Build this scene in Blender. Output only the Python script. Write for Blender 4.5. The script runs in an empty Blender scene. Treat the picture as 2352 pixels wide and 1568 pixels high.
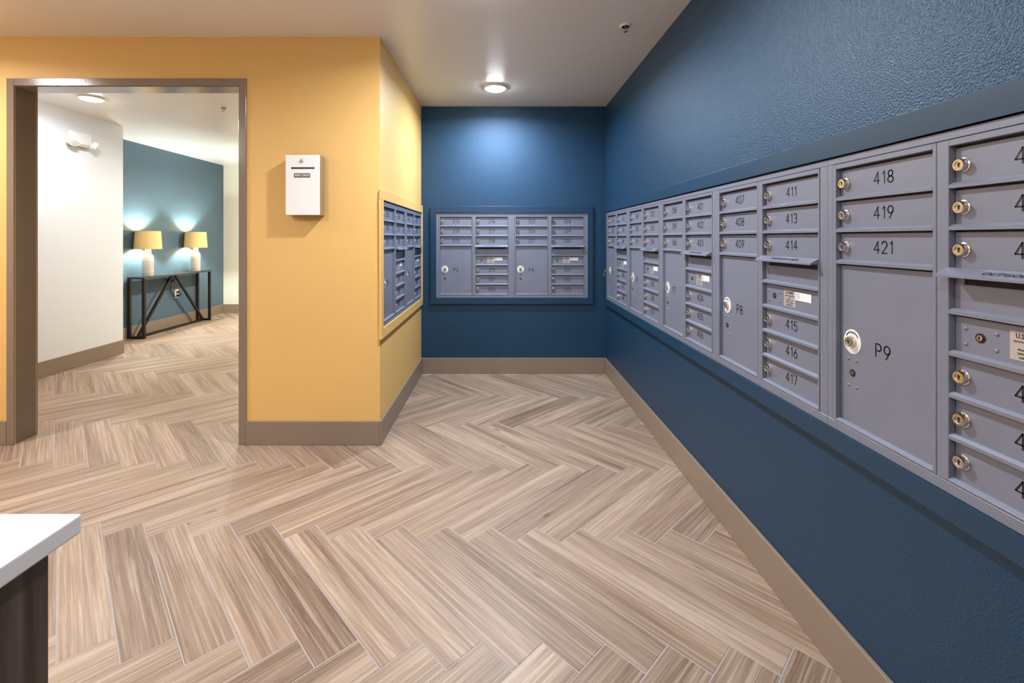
import bpy, bmesh, math, random
from mathutils import Vector, Matrix
random.seed(7)
PI = math.pi
scene = bpy.context.scene
COL = scene.collection

# ------------------------------------------------------------------ camera
F_PX, IMG_W, IMG_H = 1053.0, 2352.0, 1568.0
VPX, VPY = 1148.0, 547.0
EYE = 1.235
cam_d = bpy.data.cameras.new('camera')
cam_d.sensor_fit = 'HORIZONTAL'
cam_d.sensor_width = 36.0
cam_d.lens = 36.0 * F_PX / IMG_W
cam_d.shift_x = (IMG_W / 2 - VPX) / IMG_W
cam_d.shift_y = -(IMG_H / 2 - VPY) / IMG_W
cam_d.clip_start = 0.02
cam = bpy.data.objects.new('camera', cam_d)
cam.location = (0, 0, EYE)
cam.rotation_euler = (PI / 2, 0, 0)
COL.objects.link(cam)
scene.camera = cam

# ------------------------------------------------------------------ world, exposure
world = bpy.data.worlds.new('world')
scene.world = world
world.use_nodes = True
world.node_tree.nodes['Background'].inputs[0].default_value = (0.6, 0.6, 0.62, 1)
world.node_tree.nodes['Background'].inputs[1].default_value = 0.3
scene.view_settings.view_transform = 'Standard'
scene.view_settings.look = 'None'
scene.view_settings.gamma = 1.0
scene.view_settings.exposure = 0.30
scene.view_settings.use_curve_mapping = False
scene.cycles.max_bounces = 7
scene.cycles.diffuse_bounces = 4
scene.cycles.glossy_bounces = 3
scene.cycles.caustics_reflective = False
scene.cycles.caustics_refractive = False

# ceiling lamps: (x, y, watts, colour, in view) -- the fixtures themselves are built further down
CEIL = 2.441
COOL = (0.70, 0.85, 1.0)
NEUT = (1.0, 0.97, 0.95)
WARM = (1.0, 0.93, 0.76)
LAMPS = [
    (-0.035, 3.66, 28, COOL),
    (-0.10, 2.10, 28, (0.93, 0.96, 1.0)),
    (-3.35, 1.94, 24, NEUT),
    (-1.75, 0.55, 17, NEUT),
    (-0.05, 0.10, 5, NEUT),  # unseen, added for a little fill above the viewer
    (-3.35, 0.10, 14, NEUT),  # unseen, added as fill on the left side
    (-1.75, -1.3, 10, NEUT),  # unseen, added as fill behind the viewer
    (-3.50, 3.93, 8, (0.80, 0.90, 1.0)),
    (-2.72, 5.15, 12, WARM),
    (-2.60, 6.70, 66, WARM),
]

# ------------------------------------------------------------------ materials
def nn(t, kind, loc=(0, 0), **kw):
    n = t.nodes.new(kind); n.location = loc
    for k, v in kw.items():
        setattr(n, k, v)
    return n

def base_mat(name, col, rough=0.5, metal=0.0, spec=0.5):
    m = bpy.data.materials.new(name); m.use_nodes = True
    b = m.node_tree.nodes['Principled BSDF']
    b.inputs['Base Color'].default_value = (*col, 1)
    b.inputs['Roughness'].default_value = rough
    b.inputs['Metallic'].default_value = metal
    b.inputs['Specular IOR Level'].default_value = spec
    return m

def vary(m, col, amount=0.06, scale=3.0, detail=3.0):
    """a gentle procedural variation of the base colour"""
    t = m.node_tree; b = t.nodes['Principled BSDF']
    tc = nn(t, 'ShaderNodeTexCoord'); no = nn(t, 'ShaderNodeTexNoise')
    no.inputs['Scale'].default_value = scale; no.inputs['Detail'].default_value = detail
    mx = nn(t, 'ShaderNodeMix', data_type='RGBA')
    mx.inputs['A'].default_value = (*[c * (1 - amount) for c in col], 1)
    mx.inputs['B'].default_value = (*[min(1, c * (1 + amount)) for c in col], 1)
    t.links.new(tc.outputs['Object'], no.inputs['Vector'])
    t.links.new(no.outputs['Fac'], mx.inputs['Factor'])
    t.links.new(mx.outputs['Result'], b.inputs['Base Color'])
    return m

def bump(m, scale, strength, dist=0.002, detail=2.0, stretch=None):
    t = m.node_tree; b = t.nodes['Principled BSDF']
    tc = nn(t, 'ShaderNodeTexCoord'); no = nn(t, 'ShaderNodeTexNoise')
    no.inputs['Scale'].default_value = scale; no.inputs['Detail'].default_value = detail
    bp = nn(t, 'ShaderNodeBump'); bp.inputs['Strength'].default_value = strength; bp.inputs['Distance'].default_value = dist
    src = tc.outputs['Object']
    if stretch:
        mp = nn(t, 'ShaderNodeMapping'); mp.inputs['Scale'].default_value = stretch
        t.links.new(src, mp.inputs['Vector']); src = mp.outputs['Vector']
    t.links.new(src, no.inputs['Vector'])
    t.links.new(no.outputs['Fac'], bp.inputs['Height'])
    t.links.new(bp.outputs['Normal'], b.inputs['Normal'])
    return m

def paint(name, col, rough, tex=0.35, scale=95, spec=0.5, amount=0.03):
    m = base_mat(name, col, rough, 0, spec)
    vary(m, col, amount, 1.7)
    if tex:
        bump(m, scale, tex, 0.003, 2.5)
    return m

BLUE = (0.009, 0.042, 0.092)
YEL = (0.80, 0.50, 0.170)
TAUPE = (0.270, 0.205, 0.157)
M = {}
M['blue'] = paint('blue_wall_paint', BLUE, 0.42, 0.80, 205, 0.66)
M['blue'].node_tree.nodes['Principled BSDF'].inputs['Specular Tint'].default_value = (0.62, 0.78, 1.0, 1)  # blue cast of the sheen put into the specular colour, not the lamps
M['blue_trim'] = paint('blue_trim_paint', BLUE, 0.38, 0.05, 40)
M['teal'] = paint('hall_blue_paint', (0.085, 0.145, 0.200), 0.5, 0.2, 200, 0.4)
M['yellow'] = paint('yellow_wall_paint', YEL, 0.5, 0.22, 210, 0.4)
M['yellow_trim'] = paint('yellow_trim_paint', YEL, 0.45, 0.05, 40, 0.4)
M['white'] = paint('white_wall_paint', (0.78, 0.81, 0.855), 0.5, 0.2, 200, 0.4)
M['cream'] = paint('cream_wall_paint', (0.82, 0.78, 0.66), 0.55, 0.2, 105, 0.4)
M['ceil'] = paint('ceiling_paint', (0.86, 0.84, 0.81), 0.27, 0.28, 230, 0.5)
M['taupe'] = paint('taupe_trim_paint', TAUPE, 0.35, 0.06, 60, 0.5)
M['frame'] = paint('taupe_metal_enamel', (0.235, 0.180, 0.140), 0.16, 0.12, 210, 0.8)
M['grout'] = vary(base_mat('grout', (0.38, 0.345, 0.345), 0.9), (0.38, 0.345, 0.345), 0.08, 60)
GREY = (0.225, 0.243, 0.318)
M['grey'] = bump(vary(base_mat('grey_powder_coat', GREY, 0.38, 0.25, 0.5), GREY, 0.07, 9, 5), 420, 0.06, 0.001)
M['dark'] = vary(base_mat('dark_recess_metal', (0.012, 0.012, 0.014), 0.6), (0.012, 0.012, 0.014), 0.2, 20)
M['chrome'] = vary(base_mat('nickel_lock_metal', (0.74, 0.69, 0.63), 0.2, 1.0), (0.74, 0.69, 0.63), 0.1, 120)
M['brass'] = vary(base_mat('brass_key_metal', (0.62, 0.42, 0.20), 0.3, 1.0), (0.62, 0.42, 0.20), 0.1, 120)
M['ink'] = vary(base_mat('black_lettering', (0.008, 0.008, 0.010), 0.5), (0.008, 0.008, 0.010), 0.1, 50)
M['whiteprint'] = vary(base_mat('white_lettering', (0.8, 0.8, 0.8), 0.5), (0.8, 0.8, 0.8), 0.04, 50)
M['sticker'] = vary(base_mat('white_sticker', (0.82, 0.82, 0.84), 0.45), (0.82, 0.82, 0.84), 0.03, 60)
M['label'] = vary(base_mat('silver_label', (0.55, 0.51, 0.48), 0.35, 0.35), (0.55, 0.51, 0.48), 0.06, 60)
M['boxwhite'] = bump(vary(base_mat('white_enamel', (0.90, 0.90, 0.89), 0.25), (0.90, 0.90, 0.89), 0.02, 20), 300, 0.03, 0.001)
M['brushed'] = bump(vary(base_mat('brushed_steel_case', (0.55, 0.50, 0.46), 0.38, 0.85), (0.55, 0.50, 0.46), 0.08, 15), 60, 0.1, 0.001, 2, (1, 1, 40))
M['plate'] = vary(base_mat('grey_name_plate', (0.11, 0.10, 0.12), 0.4), (0.11, 0.10, 0.12), 0.06, 60)
M['plastic'] = vary(base_mat('white_plastic', (0.82, 0.82, 0.80), 0.4), (0.82, 0.82, 0.80), 0.03, 20)
M['lens'] = vary(base_mat('frosted_lens', (0.62, 0.60, 0.58), 0.3), (0.62, 0.60, 0.58), 0.15, 300)
M['blackmetal'] = bump(vary(base_mat('black_brown_steel', (0.020, 0.016, 0.013), 0.38, 0.3), (0.020, 0.016, 0.013), 0.2, 12), 200, 0.05, 0.001)
M['tabletop'] = vary(base_mat('dark_table_top', (0.045, 0.042, 0.040), 0.22), (0.045, 0.042, 0.040), 0.15, 18)
M['rubber'] = vary(base_mat('black_cord_rubber', (0.010, 0.010, 0.010), 0.5), (0.010, 0.010, 0.010), 0.1, 30)
M['ceramic'] = bump(vary(base_mat('white_ceramic', (0.80, 0.77, 0.70), 0.45), (0.80, 0.77, 0.70), 0.05, 40), 90, 0.2, 0.002)
M['groove'] = vary(base_mat('grey_ceramic_groove', (0.36, 0.35, 0.33), 0.6), (0.36, 0.35, 0.33), 0.08, 60)
M['quartz'] = vary(base_mat('white_quartz', (0.78, 0.77, 0.78), 0.28), (0.78, 0.77, 0.78), 0.05, 14, 6)
M['steel'] = vary(base_mat('sprinkler_chrome', (0.55, 0.52, 0.50), 0.25, 1.0), (0.55, 0.52, 0.50), 0.08, 90)
M['redglass'] = vary(base_mat('red_glass_bulb', (0.35, 0.02, 0.02), 0.1), (0.35, 0.02, 0.02), 0.05, 90)

def emit_mat(name, col, strength):
    m = bpy.data.materials.new(name); m.use_nodes = True
    t = m.node_tree
    for n in list(t.nodes):
        t.nodes.remove(n)
    o = nn(t, 'ShaderNodeOutputMaterial'); e = nn(t, 'ShaderNodeEmission')
    tc = nn(t, 'ShaderNodeTexCoord'); no = nn(t, 'ShaderNodeTexNoise'); no.inputs['Scale'].default_value = 30
    mx = nn(t, 'ShaderNodeMix', data_type='RGBA')
    mx.inputs['A'].default_value = (*[c * .97 for c in col], 1); mx.inputs['B'].default_value = (*col, 1)
    t.links.new(tc.outputs['Object'], no.inputs['Vector']); t.links.new(no.outputs['Fac'], mx.inputs['Factor'])
    t.links.new(mx.outputs['Result'], e.inputs['Color'])
    e.inputs['Strength'].default_value = strength
    t.links.new(e.outputs[0], o.inputs['Surface'])
    return m

M['lit_lens'] = emit_mat('lit_lamp_lens', (0.96, 0.98, 1.0), 90)
M['bulb'] = emit_mat('lit_bulb', (0.90, 1, 0.95), 1350)

def shade_mat():
    m = bpy.data.materials.new('linen_shade'); m.use_nodes = True
    t = m.node_tree; b = t.nodes['Principled BSDF']; out = t.nodes['Material Output']
    tc = nn(t, 'ShaderNodeTexCoord'); mp = nn(t, 'ShaderNodeMapping'); mp.inputs['Scale'].default_value = (260, 260, 420)
    no = nn(t, 'ShaderNodeTexNoise'); no.inputs['Scale'].default_value = 1.0; no.inputs['Detail'].default_value = 1
    mx = nn(t, 'ShaderNodeMix', data_type='RGBA')
    mx.inputs['A'].default_value = (0.80, 0.56, 0.22, 1); mx.inputs['B'].default_value = (0.92, 0.72, 0.36, 1)
    t.links.new(tc.outputs['Object'], mp.inputs['Vector']); t.links.new(mp.outputs['Vector'], no.inputs['Vector'])
    t.links.new(no.outputs['Fac'], mx.inputs['Factor']); t.links.new(mx.outputs['Result'], b.inputs['Base Color'])
    b.inputs['Roughness'].default_value = 0.9
    tr = nn(t, 'ShaderNodeBsdfTranslucent'); t.links.new(mx.outputs['Result'], tr.inputs['Color'])
    ms = nn(t, 'ShaderNodeMixShader'); ms.inputs[0].default_value = 0.032
    t.links.new(b.outputs[0], ms.inputs[1]); t.links.new(tr.outputs[0], ms.inputs[2]); t.links.new(ms.outputs[0], out.inputs['Surface'])
    return m
M['shade'] = shade_mat()

def plank_mat():
    """wood-look porcelain: u runs along the plank in metres, v across"""
    m = bpy.data.materials.new('wood_look_tile'); m.use_nodes = True
    t = m.node_tree; L = t.links.new; b = t.nodes['Principled BSDF']
    uv = nn(t, 'ShaderNodeUVMap', uv_map='UVMap'); oi = nn(t, 'ShaderNodeObjectInfo')
    def math_n(op, a, bb=None, clamp=False):
        n = nn(t, 'ShaderNodeMath', operation=op, use_clamp=clamp)
        for i, v in enumerate((a, bb)):
            if v is None: continue
            if isinstance(v, (int, float)): n.inputs[i].default_value = v
            else: L(v, n.inputs[i])
        return n.outputs[0]
    r = oi.outputs['Random']
    off = nn(t, 'ShaderNodeCombineXYZ')
    L(math_n('MULTIPLY', r, 91.7), off.inputs[0]); L(math_n('MULTIPLY', r, 47.3), off.inputs[1]); L(math_n('MULTIPLY', r, 133.1), off.inputs[2])
    add = nn(t, 'ShaderNodeVectorMath', operation='ADD'); L(uv.outputs[0], add.inputs[0]); L(off.outputs[0], add.inputs[1])
    def noise(sx, sy, scale, detail, rough=0.5, dist=0.0):
        mp = nn(t, 'ShaderNodeMapping'); mp.inputs['Scale'].default_value = (sx, sy, 1)
        L(add.outputs[0], mp.inputs['Vector'])
        n = nn(t, 'ShaderNodeTexNoise'); n.inputs['Scale'].default_value = scale; n.inputs['Detail'].default_value = detail
        n.inputs['Roughness'].default_value = rough; n.inputs['Distortion'].default_value = dist
        L(mp.outputs[0], n.inputs['Vector']); return n.outputs['Fac']
    def ramp(fac, stops):
        n = nn(t, 'ShaderNodeValToRGB'); cr = n.color_ramp
        while len(cr.elements) < len(stops): cr.elements.new(0.5)
        for e, (p, c) in zip(cr.elements, stops): e.position = p; e.color = (*c, 1)
        L(fac, n.inputs[0]); return n.outputs[0]
    def mix(fac, a, c, blend='MIX'):
        n = nn(t, 'ShaderNodeMix', data_type='RGBA', blend_type=blend)
        if isinstance(fac, (int, float)): n.inputs['Factor'].default_value = fac
        else: L(fac, n.inputs['Factor'])
        for k, v in (('A', a), ('B', c)):
            if isinstance(v, tuple): n.inputs[k].default_value = (*v, 1)
            else: L(v, n.inputs[k])
        return n.outputs['Result']
    # broad figure running along the board
    fig = noise(0.55, 11.0, 1.5, 6.0, 0.62, 0.22)
    body = ramp(fig, [(0.28, (0.155, 0.102, 0.072)), (0.42, (0.275, 0.192, 0.138)), (0.55, (0.395, 0.292, 0.218)), (0.74, (0.53, 0.415, 0.325))])
    # board to board tone
    tone = ramp(r, [(0.0, (0.60, 0.56, 0.54)), (0.3, (0.86, 0.83, 0.82)), (0.65, (0.99, 0.97, 0.96)), (1.0, (0.75, 0.69, 0.65))])
    c = mix(1.0, body, tone, 'MULTIPLY')
    # cathedral grain: bands across the board bent by a long noise
    bend = noise(1.1, 2.6, 1.3, 2.0, 0.5, 0.3)
    sep = nn(t, 'ShaderNodeSeparateXYZ'); L(add.outputs[0], sep.inputs[0])
    ph = math_n('ADD', math_n('MULTIPLY', sep.outputs[1], 300.0), math_n('MULTIPLY', bend, 38.0))
    bands = math_n('MULTIPLY', math_n('ADD', math_n('SINE', ph), 1.0), 0.5)
    bands = math_n('POWER', bands, 3.0)
    gate = ramp(noise(1.3, 5.0, 1.7, 2.0), [(0.38, (0, 0, 0)), (0.58, (1, 1, 1))])
    c = mix(math_n('MULTIPLY', math_n('MULTIPLY', bands, gate), 0.48), c, (0.25, 0.16, 0.10))
    # fine pores
    fine = noise(16.0, 420.0, 1.0, 3.0, 0.7)
    c = mix(math_n('MULTIPLY', ramp(fine, [(0.48, (0, 0, 0)), (0.66, (1, 1, 1))]), 0.50), c, (0.30, 0.20, 0.14))
    fine2 = noise(2.0, 120.0, 1.0, 4.0, 0.65)
    c = mix(math_n('MULTIPLY', ramp(fine2, [(0.46, (0, 0, 0)), (0.66, (1, 1, 1))]), 0.24), c, (0.86, 0.72, 0.58))
    fine3 = noise(2.2, 95.0, 1.0, 5.0, 0.7, 0.3)
    c = mix(math_n('MULTIPLY', ramp(fine3, [(0.54, (0, 0, 0)), (0.64, (1, 1, 1))]), 0.42), c, (0.24, 0.155, 0.105))
    # dark mineral streaks
    st = noise(0.9, 16.0, 1.4, 3.0, 0.5, 0.5)
    c = mix(math_n('MULTIPLY', ramp(st, [(0.60, (0, 0, 0)), (0.76, (1, 1, 1))]), 0.62), c, (0.20, 0.125, 0.08))
    # knots
    mp = nn(t, 'ShaderNodeMapping'); mp.inputs['Scale'].default_value = (3.4, 9.0, 1); L(add.outputs[0], mp.inputs['Vector'])
    vo = nn(t, 'ShaderNodeTexVoronoi'); vo.inputs['Scale'].default_value = 1.0; vo.inputs['Randomness'].default_value = 1.0
    L(mp.outputs[0], vo.inputs['Vector'])
    sepc = nn(t, 'ShaderNodeSeparateColor'); L(vo.outputs['Color'], sepc.inputs[0])
    kn = ramp(vo.outputs['Distance'], [(0.03, (1, 1, 1)), (0.13, (0, 0, 0))])
    kn = math_n('MULTIPLY', kn, math_n('GREATER_THAN', sepc.outputs[0], 0.80))
    c = mix(math_n('MULTIPLY', kn, 0.75), c, (0.10, 0.06, 0.04))
    L(c, b.inputs['Base Color'])
    b.inputs['Roughness'].default_value = 0.42
    b.inputs['Specular IOR Level'].default_value = 0.4
    bp = nn(t, 'ShaderNodeBump'); bp.inputs['Strength'].default_value = 0.12; bp.inputs['Distance'].default_value = 0.001
    L(fine, bp.inputs['Height']); L(bp.outputs[0], b.inputs['Normal'])
    return m
M['plank'] = plank_mat()

def veneer_mat():
    m = base_mat('dark_wood_veneer', (0.05, 0.035, 0.028), 0.4)
    t = m.node_tree; b = t.nodes['Principled BSDF']
    tc = nn(t, 'ShaderNodeTexCoord'); mp = nn(t, 'ShaderNodeMapping'); mp.inputs['Scale'].default_value = (22, 22, 0.7)
    no = nn(t, 'ShaderNodeTexNoise'); no.inputs['Scale'].default_value = 1.6; no.inputs['Detail'].default_value = 6
    cr = nn(t, 'ShaderNodeValToRGB'); e = cr.color_ramp.elements
    e[0].position = 0.35; e[0].color = (0.016, 0.011, 0.010, 1); e[1].position = 0.68; e[1].color = (0.125, 0.090, 0.068, 1)
    t.links.new(tc.outputs['Object'], mp.inputs[0]); t.links.new(mp.outputs[0], no.inputs['Vector'])
    t.links.new(no.outputs['Fac'], cr.inputs[0]); t.links.new(cr.outputs[0], b.inputs['Base Color'])
    return m
M['veneer'] = veneer_mat()

# ------------------------------------------------------------------ mesh helpers
class MB:
    def __init__(s):
        s.v, s.f, s.m = [], [], []
    def quad(s, pts, mi=0):
        n = len(s.v); s.v += [tuple(p) for p in pts]; s.f.append(tuple(range(n, n + len(pts)))); s.m.append(mi); return s
    def box(s, x0, x1, y0, y1, z0, z1, mi=0):
        n = len(s.v)
        s.v += [(x, y, z) for z in (z0, z1) for y in (y0, y1) for x in (x0, x1)]
        for f in ((0, 2, 3, 1), (4, 5, 7, 6), (0, 1, 5, 4), (2, 6, 7, 3), (0, 4, 6, 2), (1, 3, 7, 5)):
            s.f.append(tuple(n + i for i in f)); s.m.append(mi)
        return s
    def cbox(s, x0, x1, y0, y1, z0, z1, c, mi=0):
        """a box whose front face (y0) is chamfered by c"""
        n = len(s.v)
        s.v += [(x0, y1, z0), (x1, y1, z0), (x1, y1, z1), (x0, y1, z1), (x0, y0 + c, z0), (x1, y0 + c, z0), (x1, y0 + c, z1), (x0, y0 + c, z1),
                (x0 + c, y0, z0 + c), (x1 - c, y0, z0 + c), (x1 - c, y0, z1 - c), (x0 + c, y0, z1 - c)]
        for a in (0, 4):
            for i in range(4):
                j = (i + 1) % 4
                s.f.append((n + a + i, n + a + j, n + a + 4 + j, n + a + 4 + i)); s.m.append(mi)
        s.f.append((n + 8, n + 9, n + 10, n + 11)); s.m.append(mi); s.f.append((n + 3, n + 2, n + 1, n)); s.m.append(mi)
        return s
    def extrude_x(s, prof, x0, x1, mi=0):
        """closed (y, z) profile swept from x0 to x1"""
        n = len(s.v); k = len(prof)
        s.v += [(x0, y, z) for y, z in prof] + [(x1, y, z) for y, z in prof]
        for i in range(k):
            j = (i + 1) % k; s.f.append((n + i, n + j, n + k + j, n + k + i)); s.m.append(mi)
        s.f.append(tuple(n + i for i in reversed(range(k)))); s.m.append(mi)
        s.f.append(tuple(n + k + i for i in range(k))); s.m.append(mi)
        return s
    def lathe(s, prof, seg=24, axis='z', c=(0, 0, 0), mi=0, sx=1, sz=1, caps=True):
        """(r, h) profile turned about an axis through c; axis '-y' points at the viewer of a wall object"""
        n = len(s.v); k = len(prof)
        for i in range(seg):
            a = 2 * PI * i / seg; ca, sa = math.cos(a), math.sin(a)
            for r, h in prof:
                if axis == 'z': s.v.append((c[0] + r * ca, c[1] + r * sa, c[2] + h))
                elif axis == '-y': s.v.append((c[0] + r * ca * sx, c[1] - h, c[2] + r * sa * sz))
                else: s.v.append((c[0] + h, c[1] + r * ca, c[2] + r * sa))
        for i in range(seg):
            j = (i + 1) % seg
            for q in range(k - 1):
                s.f.append((n + i * k + q, n + j * k + q, n + j * k + q + 1, n + i * k + q + 1)); s.m.append(mi)
        if caps and prof[0][0] > 1e-6: s.f.append(tuple(n + i * k for i in reversed(range(seg)))); s.m.append(mi)
        if caps and prof[-1][0] > 1e-6: s.f.append(tuple(n + i * k + k - 1 for i in range(seg))); s.m.append(mi)
        return s
    def bar(s, a, b, w, h=None, up=(0, 0, 1), mi=0):
        """square bar from a to b"""
        a, b = Vector(a), Vector(b); h = h or w; d = (b - a).normalized(); up = Vector(up)
        if abs(d.dot(up)) > .99: up = Vector((1, 0, 0))
        x = d.cross(up).normalized() * (w / 2); y = x.cross(d).normalized() * (h / 2)
        n = len(s.v)
        s.v += [tuple(p + q) for p in (a, b) for q in (-x - y, x - y, x + y, -x + y)]
        for f in ((0, 1, 2, 3), (7, 6, 5, 4), (0, 4, 5, 1), (1, 5, 6, 2), (2, 6, 7, 3), (3, 7, 4, 0)):
            s.f.append(tuple(n + i for i in f)); s.m.append(mi)
        return s
    def tube(s, pts, r, seg=8, mi=0):
        pts = [Vector(p) for p in pts]; n = len(s.v); prev = None
        for i, p in enumerate(pts):
            d = (pts[min(i + 1, len(pts) - 1)] - pts[max(i - 1, 0)]).normalized()
            u = prev if prev is not None else (Vector((0, 0, 1)) if abs(d.z) < .9 else Vector((1, 0, 0)))
            u = (u - d * u.dot(d)).normalized(); w = d.cross(u); prev = u
            for k in range(seg):
                a = 2 * PI * k / seg; s.v.append(tuple(p + u * (r * math.cos(a)) + w * (r * math.sin(a))))
        for i in range(len(pts) - 1):
            for k in range(seg):
                j = (k + 1) % seg
                s.f.append((n + i * seg + k, n + i * seg + j, n + (i + 1) * seg + j, n + (i + 1) * seg + k)); s.m.append(mi)
        s.f.append(tuple(n + k for k in reversed(range(seg)))); s.m.append(mi)
        e = n + (len(pts) - 1) * seg; s.f.append(tuple(e + k for k in range(seg))); s.m.append(mi)
        return s
    def mesh(s, name, mats, smooth=None):
        me = bpy.data.meshes.new(name); me.from_pydata(s.v, [], s.f)
        for m in (mats if isinstance(mats, (list, tuple)) else [mats]): me.materials.append(m)
        me.polygons.foreach_set('material_index', s.m)
        bm = bmesh.new(); bm.from_mesh(me); bmesh.ops.recalc_face_normals(bm, faces=bm.faces); bm.to_mesh(me); bm.free()
        if smooth:
            me.polygons.foreach_set('use_smooth', [True] * len(me.polygons)); me.set_sharp_from_angle(angle=math.radians(smooth))
        me.update(); return me
    def build(s, name, mats, parent=None, smooth=None, loc=(0, 0, 0)):
        return link(name, s.mesh(name, mats, smooth), parent, loc)

def link(name, me, parent=None, loc=(0, 0, 0)):
    o = bpy.data.objects.new(name, me); COL.objects.link(o); o.location = loc
    if parent: o.parent = parent
    return o

def tag(o, label=None, cat=None, group=None, kind=None):
    for k, v in (('label', label), ('category', cat), ('group', group), ('kind', kind)):
        if v: o[k] = v
    return o

def empty(name, loc, rz=0):
    o = bpy.data.objects.new(name, None); COL.objects.link(o)
    o.location = loc; o.rotation_euler = (0, 0, rz); o.empty_display_size = 0.05
    return o

def soften(o, w, seg=2):
    b = o.modifiers.new('soft_edges', 'BEVEL'); b.width = w; b.segments = seg; b.limit_method = 'ANGLE'
    return o

def struct(name, mb, mat, label, parent=None):
    o = mb.build(name, mat, parent)
    if parent is None: tag(o, label, 'room', kind='structure')
    return o

# ---- lettering
TEXT_CACHE = {}
def text_mesh(body, size, mat, shear=0.0, spacing=1.0, wide=1.0, align='CENTER', line=1.0, bold=0.0):
    key = (body, size, mat.name, shear, spacing, wide, align, line, bold)
    if key in TEXT_CACHE: return TEXT_CACHE[key]
    cu = bpy.data.curves.new('lettering', 'FONT'); cu.body = body; cu.size = size; cu.shear = shear
    cu.space_character = spacing; cu.align_x = align; cu.align_y = 'CENTER'; cu.resolution_u = 2; cu.space_line = line; cu.offset = bold * size
    ob = bpy.data.objects.new('lettering', cu); COL.objects.link(ob)
    dg = bpy.context.evaluated_depsgraph_get(); dg.update()
    me = bpy.data.meshes.new_from_object(ob.evaluated_get(dg))
    bpy.data.objects.remove(ob); bpy.data.curves.remove(cu)
    for v in me.vertices:                      # stand the text up: its front faces -y
        v.co = Vector((v.co.x * wide, 0, v.co.y))
    me.materials.clear(); me.materials.append(mat); me.name = 'lettering'
    TEXT_CACHE[key] = me
    return me

def arc(cx, cy, rx, ry, a0, a1, n=14):
    return [(cx + rx * math.cos(math.radians(a0 + (a1 - a0) * i / n)), cy + ry * math.sin(math.radians(a0 + (a1 - a0) * i / n))) for i in range(n + 1)]
GLYPH = {
    '0': ([arc(.3, .72, .27, .28, 0, 180, 10) + arc(.3, .28, .27, .28, 180, 360, 10) + [(.57, .72)]], .6),
    '1': ([[(.10, .80), (.30, 1), (.30, 0)]], .42),
    '2': ([arc(.29, .72, .27, .28, 170, -35, 14) + [(.03, .0), (.58, 0)]], .6),
    '3': ([arc(.28, .76, .24, .24, 150, -90, 12), arc(.28, .26, .28, .26, 90, -155, 14)], .6),
    '4': ([[(.44, 0), (.44, 1), (0, .28), (.62, .28)]], .64),
    '5': ([[(.52, 1), (.10, 1), (.05, .54)] + arc(.28, .32, .29, .32, 125, -150, 14)], .6),
    '6': ([arc(.3, .30, .28, .30, 0, 360, 20), [(.025, .38), (.40, 1)]], .6),
    '7': ([[(.02, 1), (.56, 1), (.20, 0)]], .58),
    '8': ([arc(.3, .755, .235, .245, 0, 360, 18), arc(.3, .255, .285, .255, 0, 360, 18)], .6),
    '9': ([arc(.3, .70, .28, .30, 0, 360, 20), [(.575, .62), (.20, 0)]], .6),
    'P': ([[(.03, 0), (.03, 1), (.32, 1)] + arc(.32, .74, .24, .26, 90, -90, 10) + [(.03, .48)]], .62),
}
NUM_CACHE = {}
def number_mesh(s, h, mat):
    """routed single-stroke numerals, centred, front facing -y, a hair of thickness"""
    key = (s, h)
    if key in NUM_CACHE: return NUM_CACHE[key]
    hw = 0.050 * h; mb = MB(); gap = 0.22
    total = sum(GLYPH[c][1] for c in s) + gap * (len(s) - 1); x = -total / 2
    for c in s:
        strokes, w = GLYPH[c]
        for st in strokes:
            p = [((x + a) * h * .92, (b - .5) * h) for a, b in st]
            for (x0, z0), (x1, z1) in zip(p, p[1:]):
                dx, dz = x1 - x0, z1 - z0; l = math.hypot(dx, dz) or 1; ux, uz = dx / l, dz / l
                e = hw * .55; nx, nz = -uz * hw, ux * hw
                x0e, z0e, x1e, z1e = x0 - ux * e, z0 - uz * e, x1 + ux * e, z1 + uz * e
                mb.quad([(x0e + nx, 0, z0e + nz), (x0e - nx, 0, z0e - nz), (x1e - nx, 0, z1e - nz), (x1e + nx, 0, z1e + nz)])
        x += w + gap
    me = bpy.data.meshes.new('number'); me.from_pydata(mb.v, [], mb.f); me.materials.append(mat); me.update()
    NUM_CACHE[key] = me
    return me

# ------------------------------------------------------------------ the room
XR, XL, YB, YF = 0.970, -0.719, 4.195, 2.747
TH = 0.125
YC = YF + TH                       # corridor face of the yellow wall
DX0, DX1, DZ = -2.903, -1.560, 2.146   # doorway clear opening
X_WH, Y_WH, X_TEAL, Y_END, X_CR = -4.06, 4.94, -4.585, 7.605, -1.40
X_FARL, Y_REAR = -4.62, -2.6
PZ0, PZ1 = 0.6915, 1.4675          # mailbox panel bottom and top
UW = 0.692
BX0 = -0.581                        # back panel starts
RY0 = 4.104                         # right panel far end
LY0 = 2.777                         # left panel near end

# right wall with the opening for five mailbox units
ry1 = RY0 - 5 * UW
w = MB()
w.box(XR, XR + .14, Y_REAR, YB + .14, 0, PZ0).box(XR, XR + .14, Y_REAR, YB + .14, PZ1, CEIL)
w.box(XR, XR + .14, RY0, YB + .14, PZ0, PZ1).box(XR, XR + .14, Y_REAR, ry1, PZ0, PZ1)
struct('wall_right', w, M['blue'], 'long dark blue textured wall holding the row of mailboxes')
# back wall
w = MB(); bx1 = BX0 + 2 * UW
w.box(XL, XR, YB, YB + .14, 0, PZ0).box(XL, XR, YB, YB + .14, PZ1, CEIL)
w.box(XL, BX0, YB, YB + .14, PZ0, PZ1).box(bx1, XR, YB, YB + .14, PZ0, PZ1)
struct('wall_back', w, M['blue'], 'short dark blue end wall of the mail alcove')
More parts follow.
